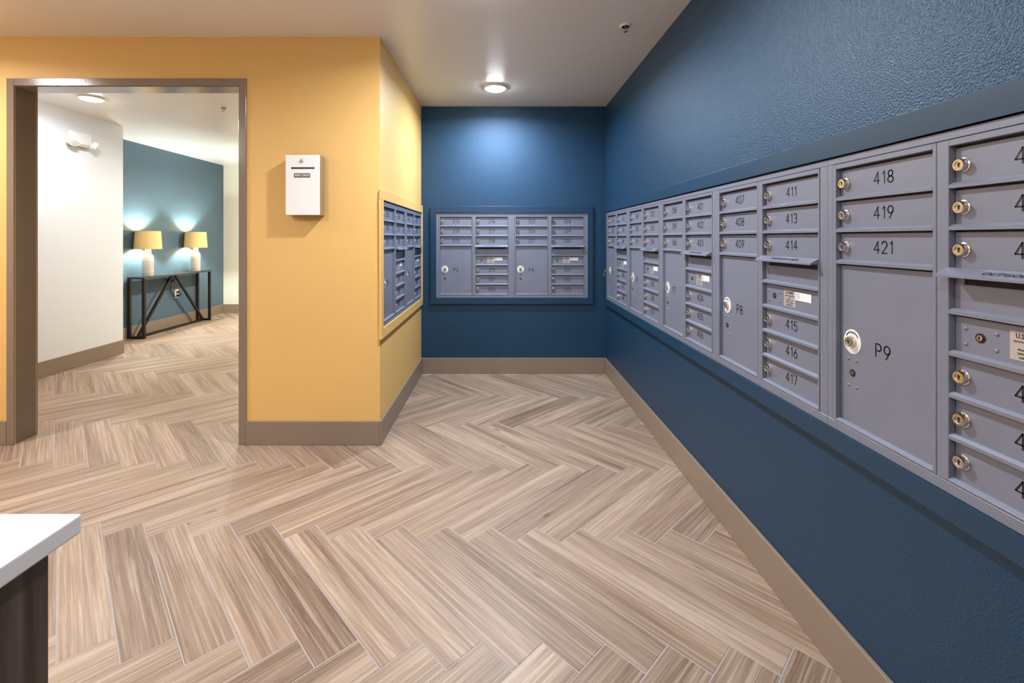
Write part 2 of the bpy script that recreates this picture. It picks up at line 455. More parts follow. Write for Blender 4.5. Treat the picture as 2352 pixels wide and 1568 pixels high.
# yellow return wall of the alcove (solid block towards the hall)
w = MB(); ly1 = LY0 + 2 * UW
w.box(X_CR, XL, YC, YB + .14, 0, PZ0).box(X_CR, XL, YC, YB + .14, PZ1, CEIL)
w.box(X_CR, XL, ly1, YB + .14, PZ0, PZ1).box(X_CR, XL - .14, YC, ly1, PZ0, PZ1)
w.box(XL - .14, XL, YF, LY0, PZ0, PZ1)
w.box(XL - .14, XL, LY0, YC, PZ0, PZ0 + .0001)
struct('wall_alcove', w, M['yellow'], 'yellow side wall of the mail alcove')
# yellow wall with the doorway
w = MB()
w.box(X_FARL, DX0, YF, YC, 0, CEIL).box(DX0, DX1, YF, YC, DZ, CEIL).box(DX1, XL - .14, YF, YC, 0, CEIL)
w.box(XL - .14, XL, YF, YC, 0, PZ0).box(XL - .14, XL, YF, YC, PZ1, CEIL)
struct('wall_front', w, M['yellow'], 'yellow wall around the doorway to the hall')
# hall walls
w = MB()
w.box(X_WH - .6, X_WH, YC, Y_WH, 0, CEIL)
struct('wall_hall_white', w, M['white'], 'white hall wall with the emergency light')
w = MB().box(X_TEAL - .14, X_TEAL, Y_WH, Y_END, 0, CEIL)
struct('wall_hall_blue', w, M['teal'], 'blue hall wall behind the console table')
w = MB().box(X_TEAL - .14, X_CR + .14, Y_END, Y_END + .14, 0, CEIL)
struct('wall_hall_end', w, M['cream'], 'cream wall closing the hall')
w = MB().box(X_CR, X_CR + .14, YB + .14, Y_END, 0, CEIL)
struct('wall_hall_side', w, M['teal'], 'blue side wall of the hall')
# the rest of the mail room, behind the camera
w = MB().box(X_FARL - .14, X_FARL, Y_REAR, YF + TH, 0, CEIL)
struct('wall_left', w, M['yellow'], 'yellow far side wall of the mail room')
w = MB().box(X_FARL - .14, XR + .14, Y_REAR - .14, Y_REAR, 0, CEIL)
struct('wall_rear', w, M['cream'], 'cream wall behind the viewer')
# ceiling
w = MB().box(X_TEAL - .14, XR + .14, Y_REAR - .14, Y_END + .14, CEIL, CEIL + .1)
struct('ceiling', w, M['ceil'], 'off white textured ceiling')

# ------------------------------------------------------------------ floor: herringbone planks, each an object
floor = struct('floor', MB().box(X_TEAL - .14, XR + .14, Y_REAR - .14, Y_END + .14, -0.06, -0.0010), M['grout'], 'herringbone wood look tile floor')
PW, PL, GAP = 0.1340, 0.7900, 0.0038
ROT = math.radians(-1.1)
ANCH = Vector((-0.036, 1.963))     # uppermost corner of one down-right plank
d1 = Vector((math.cos(ROT - PI / 4), math.sin(ROT - PI / 4)))   # along the down-right planks
d2 = Vector((math.cos(ROT + PI / 4), math.sin(ROT + PI / 4)))
org = ANCH - d2 * PW
def cell(a, b):
    return org + d1 * a + d2 * b
def clip(poly, f):
    out = []
    for i, p in enumerate(poly):
        q = poly[(i + 1) % len(poly)]; fp, fq = f(p), f(q)
        if fp >= 0: out.append(p)
        if (fp >= 0) != (fq >= 0): out.append(p + (q - p) * (fp / (fp - fq)))
    return out
BOUND = [lambda p: XR + .02 - p.x, lambda p: p.x - (X_TEAL - .02), lambda p: p.y - Y_REAR, lambda p: Y_END + .02 - p.y]
def seen(p):
    x, y = p
    if y < 0.15: return False
    px, py = VPX + F_PX * x / y, VPY + F_PX * EYE / y
    if not (-6 <= px <= IMG_W + 6 and py <= IMG_H + 6): return False
    if x > XR: return False
    if y <= YF: return True
    if XL <= x <= XR and y <= YB: return True
    r = x / y
    if -1.01 * 1.0 > r or r > -0.5675: return False
    if y < Y_WH: return x > X_WH
    return x > X_TEAL and y < Y_END
def plank_geo(a, b, along1, salt=None):
    """polygon and uv of a plank; along1: runs along d1"""
    la, lb = (PL, PW) if along1 else (PW, PL)
    g = GAP / 2
    cs = [cell(a + g, b + g), cell(a + la - g, b + g), cell(a + la - g, b + lb - g), cell(a + g, b + lb - g)]
    return cs
def prism(mb_v, mb_f, poly, z0, z1, c=0.0012):
    cen = sum(poly, Vector((0, 0))) / len(poly); k = len(poly); n = len(mb_v)
    mb_v += [(p.x, p.y, z0) for p in poly] + [(p.x, p.y, z1 - c) for p in poly]
    mb_v += [tuple(p + (cen - p).normalized() * c * 1.4) + (z1,) for p in poly]
    for r in (0, k):
        for i in range(k):
            j = (i + 1) % k; mb_f.append((n + r + i, n + r + j, n + r + k + j, n + r + k + i))
    mb_f.append(tuple(n + 2 * k + i for i in range(k)))
shared = {}
far_v, far_f, far_uv = [], [], []
n_planks = 0
for row in range(-6, 9):
    for i in range(-60, 60):
        for along1 in (True, False):
            a = i * PW + row * -PL; b = i * PW + row * PL
            if not along1: b += PW
            poly = plank_geo(a, b, along1)
            mid = sum(poly, Vector((0, 0))) / 4
            full = poly
            for f in BOUND: poly = clip(poly, f) if poly else poly
            if len(poly) < 3: continue
            ar = abs(sum(poly[k].x * poly[(k + 1) % len(poly)].y - poly[(k + 1) % len(poly)].x * poly[k].y for k in range(len(poly)))) / 2
            if ar < 0.0008: continue
            # skip what lies wholly outside every room
            ins = lambda p: (p.y <= YF and X_FARL <= p.x <= XR) or (XL <= p.x <= XR and p.y <= YB) or (X_TEAL <= p.x <= X_CR and p.y >= YF)
            smp = [poly[0].lerp(poly[k], .5) for k in range(1, len(poly))] + [mid] + [mid.lerp(p, .96) for p in poly]
            grid = [full[0] + (full[1] - full[0]) * s + (full[3] - full[0]) * t for s in [q / 12 for q in range(13)] for t in (0, .5, 1)]
            if not any(ins(p) for p in smp + grid): continue
            ang = ROT - PI / 4 if along1 else ROT + PI / 4
            ca, sa = math.cos(ang), math.sin(ang)
            loc = lambda p: Vector(((p.x - mid.x) * ca + (p.y - mid.y) * sa, -(p.x - mid.x) * sa + (p.y - mid.y) * ca))
            if any(seen(p) for p in smp + grid) and n_planks < 298:
                whole = len(poly) == 4 and all((p - q).length < 1e-6 for p, q in zip(poly, full))
                me = shared.get('w') if whole else None
                if me is None:
                    v, fc = [], []
                    lp = [loc(p) for p in poly]
                    prism(v, fc, lp, -0.0035, 0.0)
                    me = bpy.data.meshes.new('plank'); me.from_pydata(v, [], fc); me.materials.append(M['plank'])
                    uvl = me.uv_layers.new(name='UVMap')
                    for lo in me.loops:
                        co = me.vertices[lo.vertex_index].co; uvl.data[lo.index].uv = (co.x, co.y)
                    me.update()
                    if whole: shared['w'] = me
                o = link('plank', me, floor, (mid.x, mid.y, 0)); o.rotation_euler = (0, 0, ang)
                n_planks += 1
            else:
                ru, rv = random.uniform(0, 80), random.uniform(0, 80)
                f0 = len(far_f); n0 = len(far_v)
                prism(far_v, far_f, poly, -0.0035, 0.0)
                for k in range(n0, len(far_v)):
                    q = loc(Vector(far_v[k][:2])); far_uv.append((q.x + ru, q.y + rv))
me = bpy.data.meshes.new('planks_out_of_view'); me.from_pydata(far_v, [], far_f); me.materials.append(M['plank'])
uvl = me.uv_layers.new(name='UVMap')
for lo in me.loops: uvl.data[lo.index].uv = far_uv[lo.vertex_index]
tag(link('plank_field', me, floor), kind='stuff')

# ------------------------------------------------------------------ baseboards
BH, BT = 0.143, 0.013
def baseboard(name, x0, x1, y0, y1, label):
    o = struct(name, MB().box(x0, x1, y0, y1, 0.0005, BH), M['taupe'], label); soften(o, 0.0025, 2); return o
baseboard('baseboard_right', XR - BT, XR, Y_REAR, YB, 'taupe baseboard below the long mailbox wall')
baseboard('baseboard_back', XL + BT, XR - BT, YB - BT, YB, 'taupe baseboard below the alcove end wall')
baseboard('baseboard_alcove', XL, XL + BT, YF - BT, YB, 'taupe baseboard along the yellow alcove side')
FRM = 0.044
baseboard('baseboard_front', DX1 + FRM, XL, YF - BT, YF, 'taupe baseboard below the rent drop box wall')
baseboard('baseboard_front_far', X_FARL, DX0 - FRM, YF - BT, YF, 'taupe baseboard beyond the doorway')
baseboard('baseboard_hall_white', X_WH, X_WH + BT, YC, Y_WH, 'taupe baseboard of the white hall wall')
baseboard('baseboard_hall_blue', X_TEAL, X_TEAL + BT, Y_WH, Y_END - BT, 'taupe baseboard behind the console table')
baseboard('baseboard_hall_end', X_TEAL, X_CR, Y_END - BT, Y_END, 'taupe baseboard of the cream hall end')

# ------------------------------------------------------------------ doorway frame
door = tag(empty('door_1', ((DX0 + DX1) / 2, YF, 0)), 'taupe metal frame of the open doorway to the hall', 'door frame', kind='structure')
cx = (DX0 + DX1) / 2; hw = (DX1 - DX0) / 2
P = 0.010
for s in (-1, 1):
    a, b = sorted((s * hw, s * (hw + FRM)))
    m = MB().box(a, b, -P, 0.0, 0.0005, DZ + FRM).box(*sorted((s * hw, s * (hw + .003))), 0.0, TH, 0.0005, DZ).box(a, b, TH, TH + P, 0.0005, DZ + FRM)
    soften(m.build('jamb', M['frame'], door), 0.0015, 1)
m = MB().box(-hw, hw, -P, 0.0, DZ, DZ + FRM).box(-hw, hw, 0.0, TH, DZ - .003, DZ).box(-hw, hw, TH, TH + P, DZ, DZ + FRM)
soften(m.build('header', M['frame'], door), 0.0015, 1)

# ------------------------------------------------------------------ painted trim around the mailbox panels
def trim(name, mat, W, zo0, zo1, xo0, xo1, t, label, loc, rz):
    """picture frame: local x along the wall, -y out of it; opening 0..W x PZ0..PZ1"""
    m = MB(); y0, y1 = -t, 0
    m.box(xo0, xo1, y0, y1, PZ1, zo1).box(xo0, xo1, y0, y1, zo0, PZ0)
    if xo0 < 0: m.box(xo0, 0, y0, y1, PZ0, PZ1)
    if xo1 > W: m.box(W, xo1, y0, y1, PZ0, PZ1)
    o = m.build(name, mat); o.location = loc; o.rotation_euler = (0, 0, rz)
    bm = bmesh.new(); bm.from_mesh(o.data); bmesh.ops.remove_doubles(bm, verts=bm.verts, dist=1e-5); bm.to_mesh(o.data); bm.free()
    tag(o, label, 'trim', kind='structure'); soften(o, 0.002, 2); return o
ZO0, ZO1 = 0.636, 1.528
trim('trim_1', M['blue_trim'], 2 * UW, ZO0, ZO1, -.050, 2 * UW + .046, .022, 'blue painted trim around the alcove end mailboxes', (BX0, YB, 0), 0)
trim('trim_2', M['blue_trim'], 5 * UW, ZO0, ZO1, -.052, 5 * UW + .052, .022, 'blue painted trim around the long row of mailboxes', (XR, RY0, 0), -PI / 2)
trim('trim_3', M['yellow_trim'], 2 * UW, ZO0 - .006, ZO1 + .004, -.046, 2 * UW + .028, .016, 'yellow painted trim around the alcove side mailboxes', (XL, LY0, 0), PI / 2)

# ------------------------------------------------------------------ mailbox units
UH = PZ1 - PZ0
ROW = 0.0885
O_TOP = UH - 0.0373
C1 = (0.0345, 0.3250)
C2 = (0.3615, 0.6530)
DEPTH = 0.0125                      # doors sit this far behind the stiles
def mesh_once(d, key, fn):
    if key not in d: d[key] = fn()
    return d[key]
UM = {}
def m_flange():
    m = MB(); x0, x1, z0, z1 = .021, .6605, .0255, UH - .0225
    m.cbox(0, UW, 0, .014, z1, UH - .0042, .0012); m.cbox(0, UW, 0, .014, 0, z0, .0012)
    m.cbox(0, x0, 0, .014, z0, z1, .0012); m.cbox(x1, UW, 0, .014, z0, z1, .0012)
    return m.mesh('flange', M['grey'])
def m_master(left):
    m = MB(); s = .0014
    if left: xa, xb, oa, ob = .021 + s, .3335, C1[0], C1[1]
    else: xa, xb, oa, ob = .3335 + s, .6605 - s, C2[0], C2[1]
    za, zb = .0255 + s, UH - .0225 - s
    y = -.0015; bk = .0165; bot = O_TOP - 8 * ROW
    m.cbox(xa, oa, y, bk, za, zb, .001); m.cbox(ob, xb, y, bk, za, zb, .001)
    m.cbox(oa, ob, y, bk, O_TOP, zb, .001); m.cbox(oa, ob, y, bk, za, bot + .002, .001)
    rows = (1, 2, 3) if left else (1, 2, 4, 5, 6, 7)
    for r in rows:
        z = O_TOP - r * ROW
        m.extrude_x([(bk, z - .001), (y, z - .001), (y, z + .006), (y + .007, z + .0115), (bk, z + .0115)], oa, ob)
    m.extrude_x([(bk, bot + .002), (y, bot + .002), (y + .008, bot + .007), (bk, bot + .007)], oa, ob)
    return m.mesh('master_door', M['grey'])
def m_body():
    m = MB(); m.box(.0005, UW - .0005, .0170, .13, .0005, UH - .0005); return m.mesh('box_body', M['dark'])
def m_door(w, h):
    m = MB(); m.cbox(.0012, w - .0012, DEPTH, DEPTH + .0035, .0015, h - .0052, .0008)
    return m.mesh('door', M['grey'])
def m_lock(r=.0128, d=.013, sz=1.06):
    m = MB()
    m.lathe([(r * 1.16, 0), (r * 1.16, .0022), (r, .0032), (r, d - .003), (r * .88, d), (r * .62, d), (r * .60, d - .0018), (0, d - .0018)], 20, '-y', mi=0, sz=sz)
    m.box(-.0013, .0013, -(d - .0012), -(d - .0022), -.0050, .0050, 1)
    m.lathe([(.0030, d - .0022), (.0030, d - .0014), (0, d - .0014)], 10, '-y', c=(0, 0, .002), mi=1)
    return m.mesh('lock', [M['chrome'], M['dark']], 40)
def m_rivet():
    return MB().lathe([(.0042, 0), (.0038, .0014), (.0022, .0026), (0, .003)], 12, '-y').mesh('rivet', M['grey'], 60)
def m_keyhole():
    m = MB().lathe([(.0098, 0), (.0098, .0012), (.0080, .0014), (.0078, .0004), (0, .0004)], 18, '-y', mi=0)
    m.lathe([(.0062, 0), (.0058, .0030), (0, .0034)], 14, '-y', mi=1)
    m.box(-.0010, .0010, -.0042, -.003, -.0036, .0036, 0)
    return m.mesh('master_lock', [M['dark'], M['chrome']], 40)
def m_disc():
    m = MB().lathe([(.0305, 0), (.0305, .0010), (.0295, .0014), (0, .0014)], 32, '-y', mi=0, sz=1.10)
    for a0, a1 in ((150, 105), (30, 75)):           # the two turning arrows
        for k in range(4):
            f0, f1 = math.radians(a0 + (a1 - a0) * k / 5), math.radians(a0 + (a1 - a0) * (k + 1) / 5)
            m.quad([(r * math.cos(f), -.0016, r * 1.1 * math.sin(f)) for r, f in ((.0225, f0), (.0255, f0), (.0255, f1), (.0225, f1))], 1)
    return m.mesh('lock_plate', [M['sticker'], M['ink']], 40)
def m_outgoing(w):
    m = MB(); h = ROW; st = .020; sz0, sz1 = h - .026, h - .011
    y0, y1 = DEPTH - .001, DEPTH + .0035
    m.box(.0012, w - .0012, y0, y1, .0015, sz0); m.box(.0012, st, y0, y1, sz0, h - .0015); m.box(w - st, w - .0012, y0, y1, sz0, h - .0015)
    m.box(st, w - st, y0, y1, sz1, h - .0015)
    m.box(st, w - st, y1 - .0005, y1 + .0002, sz0, sz1, 1)
    return m.mesh('outgoing_panel', [M['grey'], M['dark']])
def m_hood(w):
    m = MB(); a, b = -.004, w + .003
    m.extrude_x([(.008, .0090), (-.0015, .0085), (-.0270, -.0060), (-.0270, -.0105), (-.0255, -.0105), (-.0250, -.0070), (-.001, .0055), (.008, .0055)], a, b)
    for x in (a, b - .0015):
        m.extrude_x([(-.001, .0055), (-.0250, -.0070), (-.0250, -.0090), (-.004, -.0070), (.006, -.004), (.006, .0055)], x, x + .0015)
    return m.mesh('mail_hood', M['grey'])
def m_label():
    m = MB(); m.cbox(-.0310, .0310, -.0006, 0, -.0270, .0270, .0002); return m.mesh('label_plate', M['label'])
def m_sticker():
    m = MB(); m.cbox(-.0395, .0395, -.0009, 0, -.0135, .0135, .0003); return m.mesh('sticker', M['sticker'])
def m_print():
    m = MB()                          # faint rows of unreadable small print
    for k, w in enumerate((.020, .017, .022, .015, .019)):
        z = .0085 - k * .0038
        m.quad([(-.035, 0, z), (-.035 + w, 0, z), (-.035 + w, 0, z + .0009), (-.035, 0, z + .0009)])
    return m.mesh('sticker_print', M['plate'])
def m_key():
    m = MB().box(-.0016, .0016, -.034, -.012, -.004, .004).lathe([(.0115, -.0012), (.0115, .0012)], 16, 'x', c=(0, -.042, 0))
    m.tube([(0, -.050, -.004), (0, -.056, -.010), (0, -.056, -.018), (0, -.050, -.024)], .0012, 6)
    m.box(-.0015, .0015, -.058, -.044, -.048, -.024)
    return m.mesh('key', M['brass'], 40)

W1, W2 = C1[1] - C1[0], C2[1] - C2[0]
LABEL_TXT = [('U.S. MAIL', .0125, .0185, .82), ('Approved by the Postmaster General', .0052, .0085, .62), ('USPS', .0055, .0010, .8),
             ('Model 3700     S/N', .0052, -.0065, .85), ('Salsbury Industries', .0056, -.0135, .85), ('mailboxes.com', .0060, -.0210, .85)]
def mail_unit(name, loc, rz, left, parcel, right, label, group, proud, key=False):
    root = tag(empty(name, loc, rz), label, 'mailbox', group)
    y = -proud
    sub = lambda nm, me, par, p: link(nm, me, par, p)
    link('flange', mesh_once(UM, 'fl', m_flange), root, (0, y, 0))
    link('master_door', mesh_once(UM, 'ml', lambda: m_master(True)), root, (0, y, 0))
    link('master_door', mesh_once(UM, 'mr', lambda: m_master(False)), root, (0, y, 0))
    link('box_body', mesh_once(UM, 'bd', m_body), root, (0, y, 0))
    lock = mesh_once(UM, 'lock', m_lock); rivet = mesh_once(UM, 'rivet', m_rivet); kh = mesh_once(UM, 'kh', m_keyhole)
    face = DEPTH
    def tenant(x, z, w, num):
        d = link('door', mesh_once(UM, ('d', w), lambda: m_door(w, ROW)), root, (x, y, z))
        sub('lock', lock, d, (.0185, face, ROW * .52))
        sub('number', number_mesh(num, .0300, M['ink']), d, (w * .50, face - .0005, ROW * .535))
    for r, num in enumerate(left): tenant(C1[0], O_TOP - (r + 1) * ROW, W1, num)
    # parcel locker
    ph = 5 * ROW; zb = O_TOP - 8 * ROW
    d = link('parcel_door', mesh_once(UM, 'pd', lambda: m_door(W1, ph)), root, (C1[0], y, zb))
    lz = (UH - .516) - zb
    plate = (.044, face, lz)
    sub('lock_plate', mesh_once(UM, 'disc', m_disc), d, plate)
    sub('lock_plate_text', text_mesh('OPEN', .0105, M['ink'], wide=.9, bold=.02), d, (.044, face - .0017, lz + .0245))
    sub('lock', lock, d, (.044, face - .0010, lz))
    for dx, dz in ((-.015, -.049), (.015, -.049), (-.015, -.122), (.015, -.122)): sub('rivet', rivet, d, (.044 + dx * .95, face, lz + dz))
    sub('master_lock', kh, d, (.044, face, lz - .0855))
    sub('number', number_mesh(parcel, .0335, M['ink']), d, (.143, face - .0005, lz - .004))
    if key: sub('key', mesh_once(UM, 'key', m_key), d, (.044, face, lz))
    # tenant column with the outgoing slot and the carrier's lock panel
    for r, num in enumerate(right[:3]): tenant(C2[0], O_TOP - (r + 1) * ROW, W2, num)
    for r, num in enumerate(right[3:]): tenant(C2[0], O_TOP - (r + 6) * ROW, W2, num)
    link('outgoing_panel', mesh_once(UM, 'og', lambda: m_outgoing(W2)), root, (C2[0], y, O_TOP - 4 * ROW))
    h = link('mail_hood', mesh_once(UM, 'hood', lambda: m_hood(W2)), root, (C2[0], y, O_TOP - 3 * ROW))
    tx = sub('hood_lettering', text_mesh('OUTGOING MAIL', .0140, M['ink'], shear=.35, wide=1.25, spacing=1.05, bold=.018), h, (W2 * .52, -.0149, .0010))
    tx.rotation_euler = (-math.radians(60.4), 0, 0); tx.location = (W2 * .52, -.0149 - .0004, .0010 + .0007)
    lp = link('lock_panel', mesh_once(UM, ('d', W2), lambda: m_door(W2, ROW)), root, (C2[0], y, O_TOP - 5 * ROW))
    cz = ROW * .50
    for dx, dz in ((.023, .016), (.023, -.016), (.082, .016), (.082, -.016), (W2 - .014, .016), (W2 - .014, -.016)): sub('rivet', rivet, lp, (dx, face, cz + dz))
    sub('master_lock', kh, lp, (.052, face, cz + .002))
    sub('label_plate', mesh_once(UM, 'label', m_label), lp, (.136, face, cz + .002))
    for s, sz, dz, wd in LABEL_TXT: sub('label_text', text_mesh(s, sz, M['ink'], wide=wd, bold=.022), lp, (.136, face - .0009, cz + .002 + dz))
    sub('sticker', mesh_once(UM, 'sticker', m_sticker), lp, (.205, face - .0007, cz + .014))
    sub('sticker_print', mesh_once(UM, 'sprint', m_print), lp, (.205, face - .0018, cz + .014))
    return root

G = 'wall mailbox units'
mail_unit('mailbox_unit', (XL, LY0, PZ0), PI / 2, ['253', '254', '255'], 'P1', ['256', '257', '258', '259', '260', '301'],
          'grey mailbox unit on the yellow alcove side, nearer the doorway', G, .008)
mail_unit('mailbox_unit', (XL, LY0 + UW, PZ0), PI / 2, ['302', '303', '304'], 'P2', ['305', '306', '307', '308', '309', '311'],
          'grey mailbox unit on the yellow alcove side, next to the blue end wall', G, .008)
mail_unit('mailbox_unit', (BX0, YB, PZ0), 0, ['313', '314', '315'], 'P3', ['316', '317', '318', '319', '321', '323'],
          'grey mailbox unit numbered 313 to 323 on the blue end wall, parcel locker P3', G, .012)
mail_unit('mailbox_unit', (BX0 + UW, YB, PZ0), 0, ['325', '326', '327'], 'P4', ['328', '329', '330', '331', '332', '333'],
          'grey mailbox unit numbered 325 to 333 on the blue end wall, parcel locker P4', G, .012)
RIGHT = [(['337', '338', '339'], 'P5', ['341', '343', '345', '346', '347', '348'], 'farthest grey mailbox unit of the long blue wall, brass key left in its parcel lock'),
         (['349', '350', '351'], 'P6', ['352', '353', '354', '355', '356', '357'], 'grey mailbox unit numbered 349 to 357, second from the alcove corner'),
         (['358', '359', '360'], 'P7', ['401', '402', '403', '404', '405', '406'], 'grey mailbox unit numbered 358 to 406 with parcel locker P7'),
         (['407', '408', '409'], 'P8', ['411', '413', '414', '415', '416', '417'], 'grey mailbox unit numbered 407 to 417 with parcel locker P8'),
         (['418', '419', '421'], 'P9', ['422', '423', '424', '425', '426', '427'], 'nearest grey mailbox unit, cut off by the picture edge, parcel locker P9')]
for i, (l, p, r, lab) in enumerate(RIGHT):
    mail_unit('mailbox_unit', (XR, RY0 - i * UW, PZ0), -PI / 2, l, p, r, lab, G, .0147, key=(i == 0))

# ------------------------------------------------------------------ rent drop box
rx0, rx1, rz0, rz1, rd = -1.250, -1.049, 1.370, 1.7225, 0.072
box = tag(empty('rent_drop_box', ((rx0 + rx1) / 2, YF, rz0)), 'white metal rent drop box on the yellow wall', 'drop box')
bw, bh = (rx1 - rx0) / 2, rz1 - rz0
m = MB(); m.box(-bw, bw, -rd + .002, -.0003, 0, bh); soften(m.build('case', M['brushed'], box), .003, 2)
m = MB()
sl0, sl1 = bh - .0835, bh - .0735
fx0, fx1, fy0, fy1 = -bw + .0015, bw - .0015, -rd - .002, -rd + .002
sx = .0690
m.box(fx0, fx1, fy0, fy1, .0015, sl0); m.box(fx0, fx1, fy0, fy1, sl1, bh - .0015)
m.box(fx0, -sx, fy0, fy1, sl0, sl1); m.box(sx, fx1, fy0, fy1, sl0, sl1)
m.build('front_panel', M['boxwhite'], box)
m = MB(); m.box(-sx, sx, -rd + .0012, -rd + .0019, sl0, sl1); m.build('slot', M['dark'], box)
cam_lock = MB(); cam_lock.lathe([(.0105, 0), (.0105, .004), (.0085, .006), (0, .006)], 18, '-y', mi=0); cam_lock.box(-.0012, .0012, -.0066, -.0058, -.005, .005, 1)
cam_lock.build('cam_lock', [M['chrome'], M['dark']], box, 40, (-.006, -rd - .002, bh - .037))
pl = MB(); pl.cbox(-.0465, .0465, -.0014, 0, -.0125, .0125, .0004)
o = pl.build('name_plate', M['plate'], box, None, (-.003, -rd - .002, bh - .121))
link('name_plate_text', text_mesh('RENT DROP', .0165, M['whiteprint'], wide=.92, bold=.02), o, (0, -.0017, 0))

# ------------------------------------------------------------------ ceiling lamps
def ceiling_lamp(x, y, watts, col, label, r=.089):
    t = tag(empty('ceiling_lamp', (x, y, CEIL)), label, 'ceiling light', 'round ceiling lamps')
    MB().lathe([(r, 0), (r, -.010), (r * .97, -.014), (r * .86, -.015), (r * .84, -.004), (0, -.004)], 40).build('trim_ring', M['plastic'], t, 40)
    dome = [(r * .845 * math.cos(a), -.0145 - .017 * math.sin(a)) for a in [k * PI / 2 / 7 for k in range(8)]]
    dome[-1] = (0, dome[-1][1])
    MB().lathe(dome, 40).build('lens', M['lit_lens'], t, 60)
    ld = bpy.data.lights.new('ceiling_lamp_light', 'AREA'); ld.shape = 'DISK'; ld.size = r * 1.0; ld.energy = watts; ld.color = col; ld.spread = math.radians(168)
    lo = bpy.data.objects.new('ceiling_lamp_light', ld); COL.objects.link(lo); lo.parent = t; lo.location = (0, 0, -.034)
    return t
LAMP_LABELS = ['round white ceiling lamp in front of the blue alcove end wall', 'round ceiling lamp over the alcove mouth', 'round ceiling lamp before the doorway',
               'round ceiling lamp over the middle of the mail room', 'added unseen fill lamp above the viewer', 'added unseen fill lamp over the counter', 'added unseen fill lamp at the rear of the room',
               'round glaring ceiling lamp seen through the doorway near the white wall', 'round ceiling lamp in the hall behind the door jamb', 'round ceiling lamp at the far end of the hall']
for (x, y, wt, c), lab in zip(LAMPS, LAMP_LABELS):
    ceiling_lamp(x, y, wt, c, lab)

# ------------------------------------------------------------------ sprinklers
def sprinkler(x, y, label):
    t = tag(empty('fire_sprinkler', (x, y, CEIL)), label, 'sprinkler', 'ceiling sprinklers')
    MB().lathe([(.033, 0), (.0325, -.003), (.027, -.008), (.022, -.0085)], 28, caps=False).build('escutcheon', M['plastic'], t, 40)
    MB().lathe([(.022, -.0085), (.020, -.0015), (0, -.0012)], 28, caps=False).build('recess_cup', M['dark'], t, 40)
    m = MB().lathe([(.009, -.002), (.009, -.010), (.006, -.012), (0, -.012)], 16)
    for k in (-1, 1): m.tube([(k * .008, 0, -.009), (k * .015, 0, -.018), (k * .013, 0, -.027), (k * .003, 0, -.034)], .0028, 6)
    m.build('frame_arms', M['steel'], t, 40)
    MB().lathe([(.0020, -.012), (.0020, -.031)], 8).build('glass_bulb', M['redglass'], t, 40)
    MB().lathe([(.003, -.033), (.011, -.035), (.011, -.0362), (0, -.0365)], 18).build('deflector', M['steel'], t, 40)
sprinkler(.713, 2.60, 'small chrome fire sprinkler on the ceiling near the long blue wall')
sprinkler(-2.548, 4.226, 'small fire sprinkler on the hall ceiling seen through the doorway')

# ------------------------------------------------------------------ emergency light on the white hall wall
em = tag(empty('emergency_light', (X_WH, 4.395, 2.115), PI / 2), 'white twin head emergency light high on the white hall wall', 'emergency light')
m = MB(); m.cbox(-.115, .115, -.055, 0, .012, .135, .010); soften(m.build('housing', M['plastic'], em), .004, 2)
m = MB(); m.cbox(-.105, .095, -.050, -.004, 0, .012, .002); m.build('bottom_cover', M['lens'], em)
MB().lathe([(.0022, 0), (.0022, .0012), (0, .0012)], 10, '-y', c=(-.04, -.055, .105)).build('indicator', M['plate'], em)
for s in (-1, 1):
    head = MB()
    head.lathe([(.030, -.022), (.040, -.012), (.043, .010), (.043, .020), (.036, .024), (0, .024)], 24, '-y', mi=0)
    o = head.build('lamp_head', M['plastic'], em, 40, (s * .118 + (.03 if s < 0 else 0), -.062, .030))
    o.rotation_euler = (math.radians(28), 0, math.radians(-34 if s < 0 else 58))
    g = MB()
    for a in range(-2, 3):
        for b in range(-1, 2):
            if abs(a) + abs(b) < 3: g.box(a * .0135 - .0055, a * .0135 + .0055, -.0262, -.0238, b * .0155 - .0062, b * .0155 + .0062)
    g.build('led_lens', M['lens'], o)
    MB().tube([(0, .018, 0), (0, .045, .008)], .010, 10).build('swivel', M['plastic'], o, 40)

# ------------------------------------------------------------------ console table in the hall
tx0, tx1, ty0, ty1, tz = X_TEAL + .016, -4.360, 5.62, 6.925, 0.757
tab = tag(empty('console_table', ((tx0 + tx1) / 2, (ty0 + ty1) / 2, 0)), 'slim dark metal console table with V braces against the blue hall wall', 'console table')
cxm, cym = (tx0 + tx1) / 2, (ty0 + ty1) / 2
a, b = (tx1 - tx0) / 2, (ty1 - ty0) / 2; q = .030
soften(MB().box(-a, a, -b, b, tz - .024, tz).build('table_top', M['tabletop'], tab), .002, 2)
for sx_ in (-1, 1):
    for sy in (-1, 1):
        MB().bar((sx_ * (a - q / 2), sy * (b - q / 2), q), (sx_ * (a - q / 2), sy * (b - q / 2), tz - .024), q).build('leg', M['blackmetal'], tab)
for sy in (-1, 1): MB().bar((-a, sy * (b - q / 2), q / 2 + .0005), (a, sy * (b - q / 2), q / 2 + .0005), q).build('foot_rail', M['blackmetal'], tab)
MB().bar((0, -b + q, q / 2 + .0005), (0, b - q, q / 2 + .0005), q).build('stretcher', M['blackmetal'], tab)
for sy in (-1, 1):
    MB().bar((0, sy * .03, tz - .026), (0, sy * (b - q * 1.5), q), q * .9, q * .9, up=(1, 0, 0)).build('brace', M['blackmetal'], tab)

